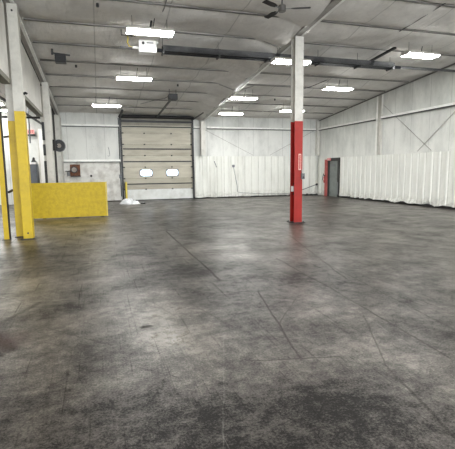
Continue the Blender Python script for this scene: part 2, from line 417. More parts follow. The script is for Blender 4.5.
girt('long white girt on the back wall right of the loading door', (5.95,0,3.90), (12.72,0,0))
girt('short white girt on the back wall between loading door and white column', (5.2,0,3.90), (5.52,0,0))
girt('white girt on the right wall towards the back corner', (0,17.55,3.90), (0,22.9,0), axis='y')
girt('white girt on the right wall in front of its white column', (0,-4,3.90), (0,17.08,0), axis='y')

# ------------------------------------------------------------------ roof steel
for k, y in enumerate(PURL):
    t0 = H(y)+.172
    ordn = ['first','second','third','fourth','fifth','sixth','seventh','eighth','ninth','tenth'][k]
    sp = []
    for x0, x1 in ((-1.62, 5.55), (5.80, XR-.02), (XL_OUT+.02, -1.78)):
        sp.append((x0, x1))
    b = MB()
    for x0, x1 in sp[:2]:
        b.prism([(y-.035,t0-.19),(y+.006,t0-.19),(y+.006,t0-.012),(y+.05,t0-.012),(y+.05,t0),(y-.006,t0),(y-.006,t0-.178),(y-.035,t0-.178)], 'x', x0, x1)
    pu = b.build('roof_purlin', M['purlin'])
    b = MB()
    for x0, x1 in sp[:2]: b.box(x0, x1, y-.045, y+.012, t0-.205, t0-.191)
    b.build('shade_lip', M['purlin_d'], pu)  # dark strip painted in for the shaded crease along the purlin
    tag(pu, ordn+' roof purlin counted from the back wall, crossing under the insulation', 'purlin', 'roof purlins')

def rafter(name, x, w, depth, y0, y1, label):
    r = thing(name, label, 'roof beam', (x, (y0+y1)/2, H((y0+y1)/2)-depth))
    f = MB().prism([(y0,H(y0)-depth),(y1,H(y1)-depth),(y1,H(y1)-depth+.02),(y0,H(y0)-depth+.02)], 'x', x-w/2, x+w/2)
    f.build('bottom_flange', M['purlin'], r)
    MB().prism([(y0,H(y0)-depth-.006),(y1,H(y1)-depth-.006),(y1,H(y1)-depth+.06),(y0,H(y0)-depth+.06)], 'x', x+w/2-.07, x+w/2+.003).build('bright_edge', M['girt'], r)  # bright beam edge put into the colour as a white strip
    f = MB().prism([(y0,H(y0)-depth+.02),(y1,H(y1)-depth+.02),(y1,H(y1)-.03),(y0,H(y0)-.03)], 'x', x-.008, x+.008)
    f.build('web', M['web'], r)
    for y in (13.3, 15.5, 18.5, 20.1, 10.2):
        if y0 < y < y1 and abs(y-11.4) > .5:
            MB().box(x-w/2+.01, x+w/2-.01, y-.006, y+.006, H(y)-depth+.02, H(y)-.05).build('stiffener', M['purlin'], r)
    return r
rafter('roof_rafter', 5.675, .25, .27, -.4, D-.03, 'sloping roof beam carried by the red and white column')
rafter('roof_rafter', -1.685, .15, .29, -.4, D-.03, 'sloping roof beam along the top of the left partition')
# flange braces from the middle beam to the purlins
for k, (y, sx, nm) in enumerate(((14.0,1,'right side'),(12.4,-1,'left side'),(17.05,1,'right side, second bay'),(17.05,-1,'left side, second bay'))):
    b = MB().bar((5.675+sx*.12, y-.03, H(y)-.25), (5.675+sx*.75, y-.04, H(y)-.05), .03, .03)
    tag(b.build('flange_brace', M['purlin']), 'thin diagonal brace under the middle roof beam, %s' % nm, 'brace', 'roof beam braces')

# ------------------------------------------------------------------ columns
def hcol(parent, x0, x1, y0, y1, zt, mat, t=.022, z0=.0):
    MB().box(x0, x1, y0, y0+t, z0, zt).build('front_flange', mat, parent)
    MB().box(x0, x1, y1-t, y1, z0, zt).build('rear_flange', mat, parent)
    xm = (x0+x1)/2
    MB().box(xm-.01, xm+.01, y0+t, y1-t, z0, zt).build('web', mat, parent)
c = thing('steel_column', 'tall steel column painted red below and white above, alone on the open floor', 'column', (5.675, 11.44, 0))
hcol(c, 5.545, 5.805, 11.30, 11.58, H(11.44)-.285, M['red_col'], z0=.02)
bp = MB().box(5.47, 5.88, 11.23, 11.65, 0, .02).build('base_plate', M['dark'], c)
for sx in (5.505, 5.845):
    for sy in (11.265, 11.615): MB().tube([(sx,sy,.02),(sx,sy,.05)], .014, 6).build('anchor_bolt', M['dark'], bp)
MB().box(5.52, 5.83, 11.28, 11.60, H(11.44)-.285, H(11.6)-.272).build('cap_plate', M['steel_w'], c)
# things fixed on it
s = MB().box(5.672, 5.758, 11.292, 11.299, 1.57, 2.04).build('column_sign', M['label'])
tag(s, 'narrow pale upright sign on the face of the red column', 'sign')
MB().box(5.69, 5.74, 11.2885, 11.2922, 1.60, 2.01).build('red_strip', M['pinkred'], s)
e = thing('switch_box', 'small grey switch box on the right edge of the red column', 'switch box', (5.80, 11.31, 1.30))
MB().box(5.755, 5.845, 11.22, 11.298, 1.30, 1.47).build('case', M['grey'], e, .006)
MB().tube([(5.80,11.18,1.36),(5.80,11.22,1.36)], .02, 8).build('switch_knob', M['black'], e)
MB().tube([(5.775,11.27,1.47),(5.775,11.28,1.58)], .012, 8).build('conduit_stub', M['grey'], e)
e = thing('outlet_box', 'white outlet box with a black plug on the left side of the red column', 'outlet box', (5.54, 11.44, .92))
MB().box(5.535, 5.662, 11.40, 11.50, .93, 1.09).build('case', M['white'], e, .006)
MB().box(5.555, 5.64, 11.365, 11.40, .83, .90).build('plug', M['black'], e, .008)
MB().box(5.56, 5.65, 11.37, 11.40, 1.13, 1.19).build('cable_clamp', M['black'], e, .008)
MB().tube([(5.60,11.39,1.12),(5.59,11.385,1.0),(5.60,11.385,.89)], .012, 8).build('cord', M['black'], e)

c = thing('steel_column', 'big front steel column painted yellow below and white above, beside the yellow board', 'column', (-1.65, 11.05, 0))
MB().box(-1.765, -1.545, 10.91, 11.16, .02, H(11.05)-.30).build('front_shaft', M['yel_col'], c, .008)
MB().box(-1.99, -1.772, 11.34, 11.62, .02, H(11.5)-.40).build('rear_shaft', M['yel_col2'], c, .008)
MB().box(-1.82, -1.50, 10.86, 11.22, 0, .02).build('base_plate', M['dark'], c)
MB().box(-2.02, -1.76, 11.30, 11.66, 0, .02).build('base_plate', M['dark'], c)
MB().box(-1.772, -1.752, 11.16, 11.45, .02, H(11.3)-.40).build('tie_plate', M['yel_col'], c)
for z in (.15, 5.2): MB().tube([(-1.655,10.895,z),(-1.655,10.915,z)], .022, 8).build('bolt_head', M['dark'], c)
hk = MB().tube([(-1.54,10.98,3.40),(-1.50,10.95,3.42),(-1.47,10.93,3.40)], .028, 8).build('hook', M['dark'], c)
c = thing('steel_column', 'white steel column on the left behind the yellow one, at the end of the opening', 'column', (-1.65, 17.05, 0))
MB().box(-1.765, -1.545, 16.90, 17.20, 0, H(17.05)-.30).build('shaft', M['steel_w'], c, .008)
for z0, z1, nm in ((2.75,3.4,'switch_gear'),(2.2,2.6,'switch_gear'),(.3,2.0,'cable_tray')):
    MB().box(-1.85, -1.765, 16.86, 16.97, z0, z1).build(nm, M['dark'], c, .01)
c = thing('steel_column', 'white steel column standing on the back wall right of the loading door', 'column', (5.66, 23.05, 0))
hcol(c, 5.54, 5.78, 22.80, 23.05, 4.27, M['steel_w'], .018, 2.42)
MB().box(5.52, 5.80, 22.79, 23.11, 4.27, 4.285).build('cap_plate', M['steel_w'], c)
c = thing('steel_column', 'slim white steel column on the right wall above the ribbed liner', 'column', (12.82, 17.3, 0))
MB().box(12.86, XR-.002, 17.47, 17.485, 2.23, H(17.4)-.05).build('rear_flange', M['steel_w'], c)
MB().box(12.86, XR-.002, 17.12, 17.135, 2.23, H(17.1)-.05).build('front_flange', M['steel_w'], c)
MB().box(12.845, 12.86, 17.38, 17.485, 2.23, H(17.3)-.07).build('lip', M['girt'], c)
MB().box(12.925, 12.94, 17.135, 17.47, 2.23, H(17.3)-.07).build('web', M['steel_w'], c)
c = thing('steel_column', 'white corner column where the back and right walls meet', 'column', (12.87, 22.99, 0))
MB().box(12.74, 12.92, 22.93, 23.14, 2.40, H(23)-.05).build('shaft', M['steel_w'], c, .006)

# ------------------------------------------------------------------ yellow post and board, left
p = thing('guard_post', 'slim yellow square post at the left edge, beside the big yellow column', 'post', (-2.13, 11.0, 0))
MB().box(-2.195, -2.085, 10.99, 11.10, .012, 3.06).build('shaft', M['yellow'], p, .006)
MB().box(-2.083, -2.058, 11.0, 11.09, .02, 3.06).build('shaded_side', M['black'], p)  # shaded side of the post put in as a black strip
MB().box(-2.23, -2.05, 10.95, 11.15, 0, .012).build('base_plate', M['dark'], p)
for z, lb in ((1.13,'short black strap low between the yellow post and the yellow column'),(2.42,'short black strap high between the yellow post and the yellow column')):
    tag(MB().bar((-2.035, 11.07, z), (-1.992, 11.40, z+.04), .03, .05).build('strap', M['black']), lb, 'strap')
p = thing('barrier_board', 'wide yellow painted board standing on edge across the opening', 'barrier', (-.85, 15.4, 0))
MB().box(-2.22, .25, 15.40, 15.45, .03, 1.228).build('board', M['yellow_board'], p, .008)
MB().box(.255, .295, 15.37, 15.46, .03, 1.235).build('edge_strip', M['yellow_pale'], p)
for x in (-1.8, -.75, .1): MB().box(x-.06, x+.06, 15.46, 15.62, 0, .5).build('foot', M['dark'], p, .006)

# ------------------------------------------------------------------ loading door
d = bpy.data.objects.new('door_1', None); COL.objects.link(d); d.location = (3.2, D+.08, 0); struct(d)
tag(d, 'tall beige sectional loading door with two glowing windows in the back wall', 'door')
zs = [.035,.60,1.19,1.79,2.41,3.0,3.59,4.02,4.40]
mats = [M['door_w'], M['beige_d'], M['beige'], M['beige'], M['beige_d'], M['beige'], M['beige'], M['door_top']]
WX = ((2.21,2.87),(3.64,4.30)); WZ = (1.30,1.66)
def rrect(x0, x1, z0, z1, r, n=5):
    pts = []
    for cx, cz, a0 in ((x1-r,z1-r,0),(x0+r,z1-r,90),(x0+r,z0+r,180),(x1-r,z0+r,270)):
        for k in range(n+1):
            a = math.radians(a0+90*k/n); pts.append((cx+r*math.cos(a), cz+r*math.sin(a)))
    return pts
for k in range(8):
    z0, z1 = zs[k]+.003, zs[k+1]-.003; b = MB()
    y0, y1 = D+.03, D+.08
    if k == 2:
        xs_ = [DX0] + [v for w in WX for v in w] + [DX1]
        for i in (0,2,4): b.box(xs_[i], xs_[i+1], y0, y1, z0, z1)
        for w in WX: b.box(w[0], w[1], y0, y1, z0, WZ[0]); b.box(w[0], w[1], y0, y1, WZ[1], z1)
    else:
        b.box(DX0, DX1, y0, y1, z0, z1)
        if k not in (0, 7):   # pressed ribs of the section
            zm = (z0+z1)/2
            b.box(DX0+.02, DX1-.02, y0-.012, y0, z0+.02, zm-.02); b.box(DX0+.02, DX1-.02, y0-.012, y0, zm+.02, z1-.02)
    b.build('door_section', mats[k], d)
for w in WX:
    fr = MB(); o = rrect(w[0]-.03, w[1]+.03, WZ[0]-.03, WZ[1]+.03, .10); i_ = rrect(w[0]+.015, w[1]-.015, WZ[0]+.015, WZ[1]-.015, .13)
    A = [[fr.bm.verts.new((q[0], yy, q[1])) for q in P] for P in (o, i_) for yy in (D+.010, D+.03)]
    n = len(o)
    for k in range(n):
        j = (k+1) % n
        for a, c_ in ((0,2),(2,3),(3,1),(1,0)): fr.bm.faces.new([A[a][k], A[a][j], A[c_][j], A[c_][k]])
    f = fr.build('window_frame', M['grey'], d)
    MB().box(w[0]-.001, w[1]+.001, D+.05, D+.056, WZ[0], WZ[1]).build('pane', M['glass'], f)
for z in zs[1:8]:
    MB().box(DX0, DX1, D+.045, D+.095, z-.03, z+.03).build('joint_seal', M['darkline'], d)
for z in (.89, 2.09, 2.76, 3.93):
    MB().box(DX0+.03, DX1-.03, D-.012, D+.016, z-.03, z+.03).build('stiffening_bar', M['dark'], d)
for z in zs[1:7]:
    for x in (2.5, 3.95):
        MB().box(x-.04, x+.04, D-.002, D+.017, z-.03, z+.03).build('hinge', M['dark'], d)
b = MB(); b.box(DX0-.10, DX0, D-.12, D-.005, 0, 4.42); b.build('track', M['dark'], d)
b = MB(); b.box(DX1, DX1+.09, D-.12, D-.005, 0, 4.42); b.build('track', M['dark'], d)
for z in (.6,1.19,1.79,2.41,3.0,3.59):
    for x in (DX0+.04, DX1-.04): MB().tube([(x-.05,D-.03,z),(x+.05,D-.03,z)], .03, 8).build('roller', M['dark'], d)
MB().tube([(DX0-.1,D-.2,4.44),(DX1+.1,D-.2,4.44)], .09, 14).build('spring_shaft', M['black'], d)
MB().box(DX0, DX1, D-.06, D+.03, 4.16, 4.26).build('top_seal', M['dark'], d)
MB().box(DX0, DX1, D+.02, D+.09, .0, .035).build('bottom_seal', M['black'], d)
for x, s_ in ((DX0-.05, 1), (DX1+.045, 1)):
    yy = 20.6; MB().bar((x, D-.1, 4.33), (x, yy, 4.40), .05, .05).build('ceiling_track', M['dark'], d)

# garage opener with its rail
o = thing('door_opener', 'dark door opener motor hung under the roof with a rail to the loading door', 'door opener', (3.17, 17.95, 4.5))
MB().box(3.00, 3.36, 17.80, 18.15, 4.52, 4.76).build('motor_housing', M['dark'], o, .02)
MB().bar((3.17, 18.15, 4.62), (3.17, 23.0, 4.42), .07, .06).build('rail', M['dark'], o)
for x in (3.04, 3.32): MB().bar((x, 17.98, 4.76), (x, 17.98, H(17.98)-.06), .025, .006).build('hanger', M['dark'], o)
MB().box(3.10, 3.26, 17.78, 17.80, 4.48, 4.56).build('lamp_cover', M['black'], o)

# conduit and bits at the left jamb of the loading door
o = thing('control_conduit', 'dark conduit with a switch box running up the left jamb of the loading door', 'conduit', (1.17, 23.0, 0))
MB().tube([(1.18,D-.09,.25),(1.18,D-.09,4.35)], .022, 8).build('pipe', M['dark'], o)
MB().box(1.10, 1.22, D-.19, D-.11, 1.22, 1.42).build('switch_box', M['grey'], o, .01)
o = thing('bollard', 'short yellow guard post at the left foot of the loading door', 'bollard', (1.42, 22.7, 0))
MB().tube([(1.42,22.72,0),(1.42,22.72,1.0)], .055, 14).build('post', M['yellow_pale'], o)
MB().tube([(1.42,22.72,1.0),(1.42,22.72,1.03)], .055, 14, .02).build('cap', M['yellow'], o)
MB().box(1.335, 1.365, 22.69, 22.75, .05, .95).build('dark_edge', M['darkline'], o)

# crumpled white sheet on the floor
b = MB(); nx, ny = 46, 16
def bagz(u, v):
    e = max(0, 1-(2*u-1)**4)*max(0, 1-(2*v-1)**4)
    return .008 + e*(.12*math.exp(-((u-.38)/.24)**2) + .10 + .14*abs(noise.noise(Vector((u*6, v*3, 2)))) + .05*abs(noise.noise(Vector((u*15, v*7, 5)))))
def bagp(u, v):
    w = .25 + .75*math.sin(math.pi*min(1, max(0, u*.9+.08)))
    return (.98+.95*u, 21.2 - .3*u + (v-.5)*1.0*w + .05*noise.noise(Vector((u*7, 2, 1))), bagz(u, v))
V = [[b.bm.verts.new(bagp(i/nx, j/ny)) for i in range(nx+1)] for j in range(ny+1)]
for j in range(ny):
    for i in range(nx): b.bm.faces.new([V[j][i], V[j][i+1], V[j+1][i+1], V[j+1][i]])
W_ = [[b.bm.verts.new((v.co.x, v.co.y, .002)) for v in r] for r in (V[0], V[-1])]
for r, w in ((V[0], W_[0]), (V[-1], W_[1])):
    for i in range(nx): b.bm.faces.new([r[i], r[i+1], w[i+1], w[i]])
tag(b.build('plastic_sheet', M['bag'], smooth=True), 'crumpled white plastic sheet on the floor before the loading door', 'plastic sheet')
b = MB()
for i in range(12):
    a = i/11*math.pi*2; 
r_ = [(2.07+.1*math.cos(k*math.pi/8), 20.75+.07*math.sin(k*math.pi/8), .02+.01*math.sin(k*1.3)) for k in range(17)]
tag(b.tube(r_, .018, 6).build('rope_coil', M['dark'], smooth=True), 'small dark coil lying beside the white plastic sheet', 'coil')

# ------------------------------------------------------------------ left back wall fittings
o = thing('wall_fixture', 'rusty square plate with a round grey dial on the back wall above the yellow board', 'wall fixture', (-1.09, D-.1, 1.62))
MB().box(-1.32, -.83, D-.14, D-.105, 1.36, 1.96).build('plate', M['rust'], o, .01)
MB().tube([(-1.12,D-.14,1.69),(-1.12,D-.20,1.69)], .17, 20).build('ring', M['dark'], o)
MB().tube([(-1.12,D-.20,1.69),(-1.12,D-.225,1.69)], .125, 20).build('dial', M['disc'], o)
MB().box(-1.30, -.82, D-.20, D-.105, 1.33, 1.385).build('bottom_ledge', M['dark'], o)
MB().tube([(-1.55,D-.16,1.62),(-1.28,D-.16,1.62)], .025, 8).build('pipe_stub', M['dark'], o)
MB().tube([(-1.40,D-.13,1.38),(-1.40,D-.13,1.58)], .07, 10).build('valve', M['grey'], o)
o = MB().tube([(-.31,D-.085,1.365),(-.31,D-.13,1.365)], .055, 10).build('pipe_plug', M['black'])
tag(o, 'small round black plug in the rough white wall right of the rusty plate', 'plug')
o = MB().tube([(.62,D-.012,2.85),(.66,D-.03,2.62),(.68,D-.035,2.45),(.64,D-.04,2.38),(.56,D-.03,2.40)], .012, 6).build('hanging_wire', M['grey'])
tag(o, 'short curved grey wire on the back wall above the lower girt', 'wire')

# hanging fan on the partition
o = thing('wall_fan', 'dark round fan mounted on the white partition by the back left corner', 'fan', (-1.70, 20.3, 2.68))
MB().box(-1.795, -1.62, 18.95, 19.35, 2.48, 2.92).build('mount_box', M['black'], o, .01)
MB().tube([(-1.50,19.45,2.70),(-1.50,19.70,2.70)], .25, 22).build('guard_drum', M['dark'], o)
MB().tube([(-1.50,19.41,2.70),(-1.50,19.45,2.70)], .09, 16).build('hub', M['disc'], o)
MB().bar((-1.62,19.3,2.70),(-1.52,19.5,2.70), .05, .05).build('arm', M['dark'], o)
ring = MB(); ring.tube([(-1.50+.25*math.cos(k*math.pi/12), 19.43, 2.70+.25*math.sin(k*math.pi/12)) for k in range(25)], .014, 6).build('guard_ring', M['grey'], o)

# ------------------------------------------------------------------ the space beyond the partition
o = thing('tool_cabinet', 'blue-grey cabinet with a white top seen through the left opening', 'cabinet', (-2.97, 22.6, 0))
MB().box(-3.16, -2.78, 22.3, 22.95, .02, 1.97).build('body', M['grey_cab'], o, .01)
MB().box(-3.14, -2.80, 22.285, 22.3, .1, 1.82).build('door_leaf', M['grey_cab'], o, .005)
MB().box(-3.20, -2.80, 22.25, 22.97, 1.97, 2.07).build('top', M['white'], o, .01)
o = thing('desk_phone', 'black device standing on the white top of the blue-grey cabinet', 'device', (-2.95, 22.55, 2.07))
MB().prism([(-3.06,2.07),(-2.80,2.07),(-2.84,2.14),(-2.88,2.16),(-2.90,2.26),(-2.97,2.26),(-3.0,2.16)], 'y', 22.45, 22.65).build('body', M['black'], o, .01)
MB().tube([(-2.93,22.5,2.26),(-2.93,22.6,2.26)], .05, 10).build('knob', M['dark'], o)
o = thing('exit_sign', 'pink-red exit sign on a dark bracket seen through the left opening', 'sign', (-3.02, 23.0, 3.4))
MB().box(-3.18, -2.88, 23.02, 23.10, 3.47, 3.67).build('face', M['redsign'], o, .005)
MB().box(-3.35, -2.85, 23.05, 23.15, 3.38, 3.45).build('bracket', M['dark'], o)
b = MB()
for x0, x1, z0, z1 in ((-3.15,-3.135,3.51,3.63),(-3.135,-3.10,3.615,3.63),(-3.135,-3.105,3.565,3.575),(-3.135,-3.10,3.51,3.525),(-3.03,-3.015,3.51,3.63),(-2.965,-2.95,3.51,3.63),(-2.99,-2.925,3.615,3.63)):
    b.box(x0, x1, 23.014, 23.02, z0, z1)
b.bar((-3.085,23.017,3.51),(-3.045,23.017,3.63), .006, .014, (1,0,0)).bar((-3.045,23.017,3.51),(-3.085,23.017,3.63), .006, .014, (1,0,0))
b.build('lettering', M['red_col'], [c for c in COL.objects if c.name.startswith('exit_sign')][0])
o = thing('pipe_run', 'dark overhead pipes beyond the left opening', 'pipes', (-2.4, 18, 4))
MB().tube([(-2.9,13.0,3.95),(-2.5,22.9,3.95)], .05, 8).build('pipe', M['dark'], o)
MB().tube([(-5.5,17.5,3.62),(-1.95,17.5,3.62)], .04, 8).build('pipe', M['dark'], o)
MB().tube([(-2.62,19.5,2.8),(-2.62,19.5,4.2)], .03, 8).build('drop', M['grey'], o)
for k, (x, y) in enumerate(((-2.9,13.6),(-2.55,21.5))): MB().bar((x,y,3.98),(x,y,H(y)-.02), .02, .006).build('hanger', M['dark'], o)
o = thing('wall_panel', 'plain white screen panel behind the left opening, partly hiding the back wall', 'panel', (-2.25, 20.6, 0))
MB().box(-2.42, -2.02, 20.60, 20.66, .02, 3.5).build('panel', M['white'], o, .005)
MB().box(-2.46, -2.42, 20.58, 20.68, 0, 3.52).build('edge_post', M['steel_w'], o)

# ------------------------------------------------------------------ the small door, right wall
d2 = bpy.data.objects.new('door_2', None); COL.objects.link(d2); d2.location = (XR, 21.3, 0); struct(d2)
tag(d2, 'dark grey-green door in the right wall near the back corner', 'door')
MB().box(XR-.05, XR-.002, 20.77, 21.72, .01, 2.02).build('leaf', M['greendoor'], d2)
MB().box(XR-.056, XR-.05, 21.12, 21.55, 1.72, 1.84).build('vision_strip', M['grey'], d2)
b = MB(); b.box(XR-.13, XR-.002, 20.66, 20.765, 0, 2.2); b.build('frame', M['doorframe'], d2)
b = MB(); b.box(XR-.13, XR-.002, 21.72, 21.80, 0, 2.2); b.build('frame', M['doorframe'], d2)
b = MB(); b.box(XR-.13, XR-.002, 20.77, 21.72, 2.02, 2.2); b.build('frame', M['doorframe'], d2)
MB().tube([(XR-.05,20.86,1.0),(XR-.11,20.86,1.0),(XR-.11,20.98,1.0)], .015, 8).build('handle', M['grey'], d2)
MB().box(XR-.14, XR-.13, 20.665, 20.76, .15, .85).build('lit_patch', M['grey'], d2)  # lit patch at the frame foot, put in as a grey plate
o = thing('red_post', 'red painted upright beside the dark door in the right wall', 'post', (12.84, 21.97, 0))
MB().box(12.80, 12.88, 21.83, 21.91, 0, 2.12).build('shaft', M['pinkred'], o)
MB().box(12.80, 12.88, 22.02, 22.10, 0, 2.12).build('shaft', M['pinkred'], o)
MB().box(12.81, 12.85, 21.91, 22.02, 0, 2.10).build('web', M['pinkred'], o)
o = thing('fire_extinguisher', 'fire extinguisher hung on the red upright by the dark door', 'fire extinguisher', (12.70, 22.0, .85))
MB().tube([(12.742,22.0,.78),(12.742,22.0,1.10)], .055, 14).build('cylinder', M['pinkred'], o, .0, True)
MB().tube([(12.742,22.0,1.10),(12.742,22.0,1.16)], .055, 14, .03).build('neck', M['red_col'], o)
MB().bar((12.742,22.06,1.19),(12.742,21.92,1.21), .025, .05).build('handle', M['black'], o)
MB().tube([(12.742,22.04,1.18),(12.742,22.12,1.30),(12.742,22.17,1.18),(12.69,22.15,.95),(12.742,22.12,.86)], .018, 8).build('hose', M['black'], o, 0, True)
o = thing('exit_sign', 'small red and white exit sign above the dark door on the right', 'sign', (12.8, 21.6, 2.2))
MB().box(12.72, 12.80, 21.40, 21.72, 2.06, 2.20).build('face', M['redsign'], o, .004)
MB().box(12.80, 12.83, 21.45, 21.65, 2.08, 2.18).build('backing', M['doorframe'], o)

# pole, debris and cable at the back right
o = thing('long_pole', 'long grey pole leaning low in the back right corner', 'pole', (12.0, 22.9, 0))
MB().tube([(10.75,22.88,.03),(12.72,22.96,.64)], .025, 8).build('shaft', M['grey'], o)
MB().tube([(12.72,22.96,.64),(12.82,22.965,.67)], .06, 10).build('knob', M['dark'], o)
o = MB().tube([(7.48,D-.115,1.75),(7.60,D-.115,1.12),(7.68,D-.115,.7),(7.71,D-.115,.33),(7.9,D-.12,.27),(8.6,D-.12,.22),(9.27,D-.12,.17),(10.3,D-.12,.14),(11.2,D-.125,.15)], .014, 6).build('wall_cable', M['grey'], smooth=True)
tag(o, 'thin grey cable dropping down the ribbed back liner and running along its foot', 'cable')
o = MB().box(7.40, 7.54, D-.16, D-.095, 1.74, 1.88).build('junction_box', M['grey'], bevel=.01)
tag(o, 'small grey junction box at the top of the cable on the back liner', 'junction box')
b = MB()
for i in range(3):
    cx, cy = 12.05+.28*i, 22.82; V = []
    for k in range(9):
        a = k/9*2*math.pi; V.append((cx+.17*math.cos(a)*(1+.3*random.random()), cy+.09*math.sin(a)))
    top = b.bm.verts.new((cx, cy, .14-.03*i)); vs = [b.bm.verts.new((x, y, .004)) for x, y in V]
    for k in range(9): b.bm.faces.new([vs[k], vs[(k+1)%9], top])
    b.bm.faces.new(vs[::-1])
o = tag(b.build('debris_heap', M['dark']), 'low dark heap of sweepings on the floor below the leaning pole', 'debris'); o['kind'] = 'stuff'
o = MB().tube([(5.98+.35,D-.1,2.1),(6.42,D-.11,1.9),(6.46,D-.12,1.75)], .02, 6).build('wall_hook', M['grey'])
tag(o, 'bent grey hook high on the ribbed back liner near the loading door', 'hook')

# cross braces (rods)
def rod(p0, p1, label, r=.011):
    tag(MB().tube([p0, p1], r, 6).build('brace_rod', M['purlin']), label, 'brace', 'wall brace rods')
rod((5.80,D-.012,3.85),(8.72,D-.012,2.42), 'thin brace rod falling to the right on the back wall above the liner')
rod((9.76,D-.012,2.42),(12.6,D-.012,3.86), 'thin brace rod rising to the right on the back wall above the liner')
rod((XR-.012,17.10,4.52),(XR-.012,14.0,2.28), 'thin brace rod falling to the right on the right wall from its column')
rod((XR-.034,14.75,2.28),(XR-.034,11.3,4.85), 'thin brace rod rising to the right on the right wall')

# ------------------------------------------------------------------ lamps
LAMP = [(1.49,11.55,'white ceiling lamp nearest the camera, above the white heater box'),
        (1.40,15.56,'white ceiling lamp second along the left row, behind the heater box lamp'),
        (.54,19.64,'white ceiling lamp nearest the left end of the back wall'),
        (6.14,17.54,'white ceiling lamp beside the middle roof beam, in front of the smaller back lamp'),
        (5.92,12.38,'white ceiling lamp partly hidden behind the red and white column'),
        (9.52,15.53,'white ceiling lamp alone between the column and the right wall'),
        (10.10,11.60,'white ceiling lamp at the far right, above the end of the heater tube'),
        (6.50,20.45,'white ceiling lamp closest to the back wall, right of the loading door'),
        (9.40,19.50,'small white ceiling lamp just left of the red and white column, towards the back wall')]
def make_lamp(label):
    o = thing('ceiling_lamp', label, 'lamp', (0,0,0), 'hanging ceiling lamps')
    t = math.atan(SL)*0
    hw, hd = .605, .20
    b = MB(); b.prism([(-hd-.004,.023),(hd+.004,.023),(hd-.05,.10),(-hd+.05,.10)], 'x', -hw, hw); b.build('housing', M['steel_w'], o, local=True)
    b = MB(); b.prism([(-hd,.022),(-hd+.015,-.012),(hd-.015,-.012),(hd,.022)], 'x', -hw+.012, hw-.012); b.build('diffuser', M['lamp'], o, local=True)
    for sx in (-1, 1): MB().prism([(-hd-.003,.03),(-hd+.012,-.015),(hd-.012,-.015),(hd+.003,.03)], 'x', sx*hw-.011, sx*hw+.011).build('end_cap', M['steel_w'], o, local=True)
    for x in (-.45,.45): MB().tube([(x,0,.10),(x,0,.40)], .006, 6).build('hanging_wire', M['dark'], o, local=True)
    MB().tube([(.1,.06,.075),(.1,.06,.20),(.14,.06,.40)], .012, 6).build('power_cord', M['dark'], o, local=True)
    return o
lp = None
for i, (x, y, lb) in enumerate(LAMP):
    o = make_lamp(lb) if lp is None else copy_tree(lp)
    if lp is None: lp = o
    o['label'] = lb; o.location = (x, y, H(y)-(.65 if 12.3 < y < 12.5 else .45))
# one more lamp pair beyond the partition
for i, (x, y, lb) in enumerate(((-4.25,20.2,'ceiling lamp glimpsed beyond the partition, upper of the two at the left edge'),(-4.35,22.2,'ceiling lamp glimpsed beyond the partition, lower of the two at the left edge'))):
    o = copy_tree(lp); o['label'] = lb; o.location = (x, y, 4.45)
# unseen lights added above the frame and behind the camera to brighten walls and roof
def area(x, y, z, w, d_, power):
    L = bpy.data.lights.new('fill_light', 'AREA'); L.shape = 'RECTANGLE'; L.size = w; L.size_y = d_; L.energy = power; L.color = (1,.99,.965)
    o = bpy.data.objects.new('fill_light', L); COL.objects.link(o); o.location = (x, y, z); return o
for y in (7.4, -1.6, -6):
    for x in (1.5, 6.0, 10.2):
        area(x, y, H(y)-.5, 1.2, .4, 70)
        area(x, y, H(y)-.42, 1.1, .14, 22).rotation_euler = (math.pi, 0, 0)  # upward light added to brighten the roof
for y in (15, 9, 3): area(-5.5, y, 4.6, 1.2, .4, 110)
area(-3.3, 19.5, 4.3, 1.2, .4, 60)
for x in (-1.25, 6.75):      # added daylight fill standing in two invented openings of the front wall
    o = area(x, YF-.06, 2.25, 4.4, 4.4, 1000); o.rotation_euler = (math.radians(90), 0, 0); o.data.color = (.95,.98,1)

# ------------------------------------------------------------------ tube heater
o = thing('tube_heater', 'long overhead tube heater with a white burner box and aluminium reflector', 'heater', (1.5, 12.82, 5.15))
bx = MB().box(1.31, 1.81, 12.66, 12.98, 4.97, 5.30).build('burner_box', M['white'], o, .012)
MB().tube([(1.43,12.645,5.21),(1.43,12.66,5.21)], .04, 14).build('vent', M['black'], bx)
MB().box(1.53, 1.72, 12.652, 12.66, 5.21, 5.25).build('rating_plate', M['grey'], bx)
MB().box(1.37, 1.54, 12.653, 12.66, 5.07, 5.085).build('seam', M['grey'], bx)
MB().box(1.81, 1.87, 12.75, 12.87, 5.24, 5.29).build('conduit_elbow', M['white'], bx)
ry = 12.82
pr = [(ry-.20,5.03),(ry-.10,5.22),(ry+.10,5.22),(ry+.20,5.03),(ry+.188,5.025),(ry+.092,5.208),(ry-.092,5.208),(ry-.188,5.025)]
MB().prism(pr, 'x', 2.0, 9.95).build('reflector', M['alu'], o)
MB().tube([(1.81,ry-.03,5.075),(10.3,ry-.03,5.075)], .052, 14).build('heat_tube', M['tube'], o, 0, True)
MB().tube([(2.0,ry+.08,5.06),(10.0,ry+.08,5.06)], .05, 14).build('heat_tube', M['tube'], o, 0, True)
for x in (2.01, 3.7, 5.3, 7.1, 8.6, 9.9):
    MB().box(x-.02, x+.02, ry-.18, ry+.18, 4.975, 5.03).build('tube_clamp', M['dark'], o)
    MB().tube([(x,ry,5.22),(x,ry,H(ry)-.03)], .007, 6).build('hanger_chain', M['dark'], o)
MB().box(9.95, 10.03, ry-.11, ry+.11, 5.0, 5.21).build('end_cap', M['alu'], o)
MB().tube([(10.03,ry,5.10),(10.25,ry,5.10),(10.4,ry,5.10),(12.94,ry,5.10)], .045, 12).build('exhaust_pipe', M['alu'], o, 0, True)
MB().box(1.14, 1.31, ry-.05, ry+.05, 5.08, 5.14).build('gas_cock', M['white'], o, .01)
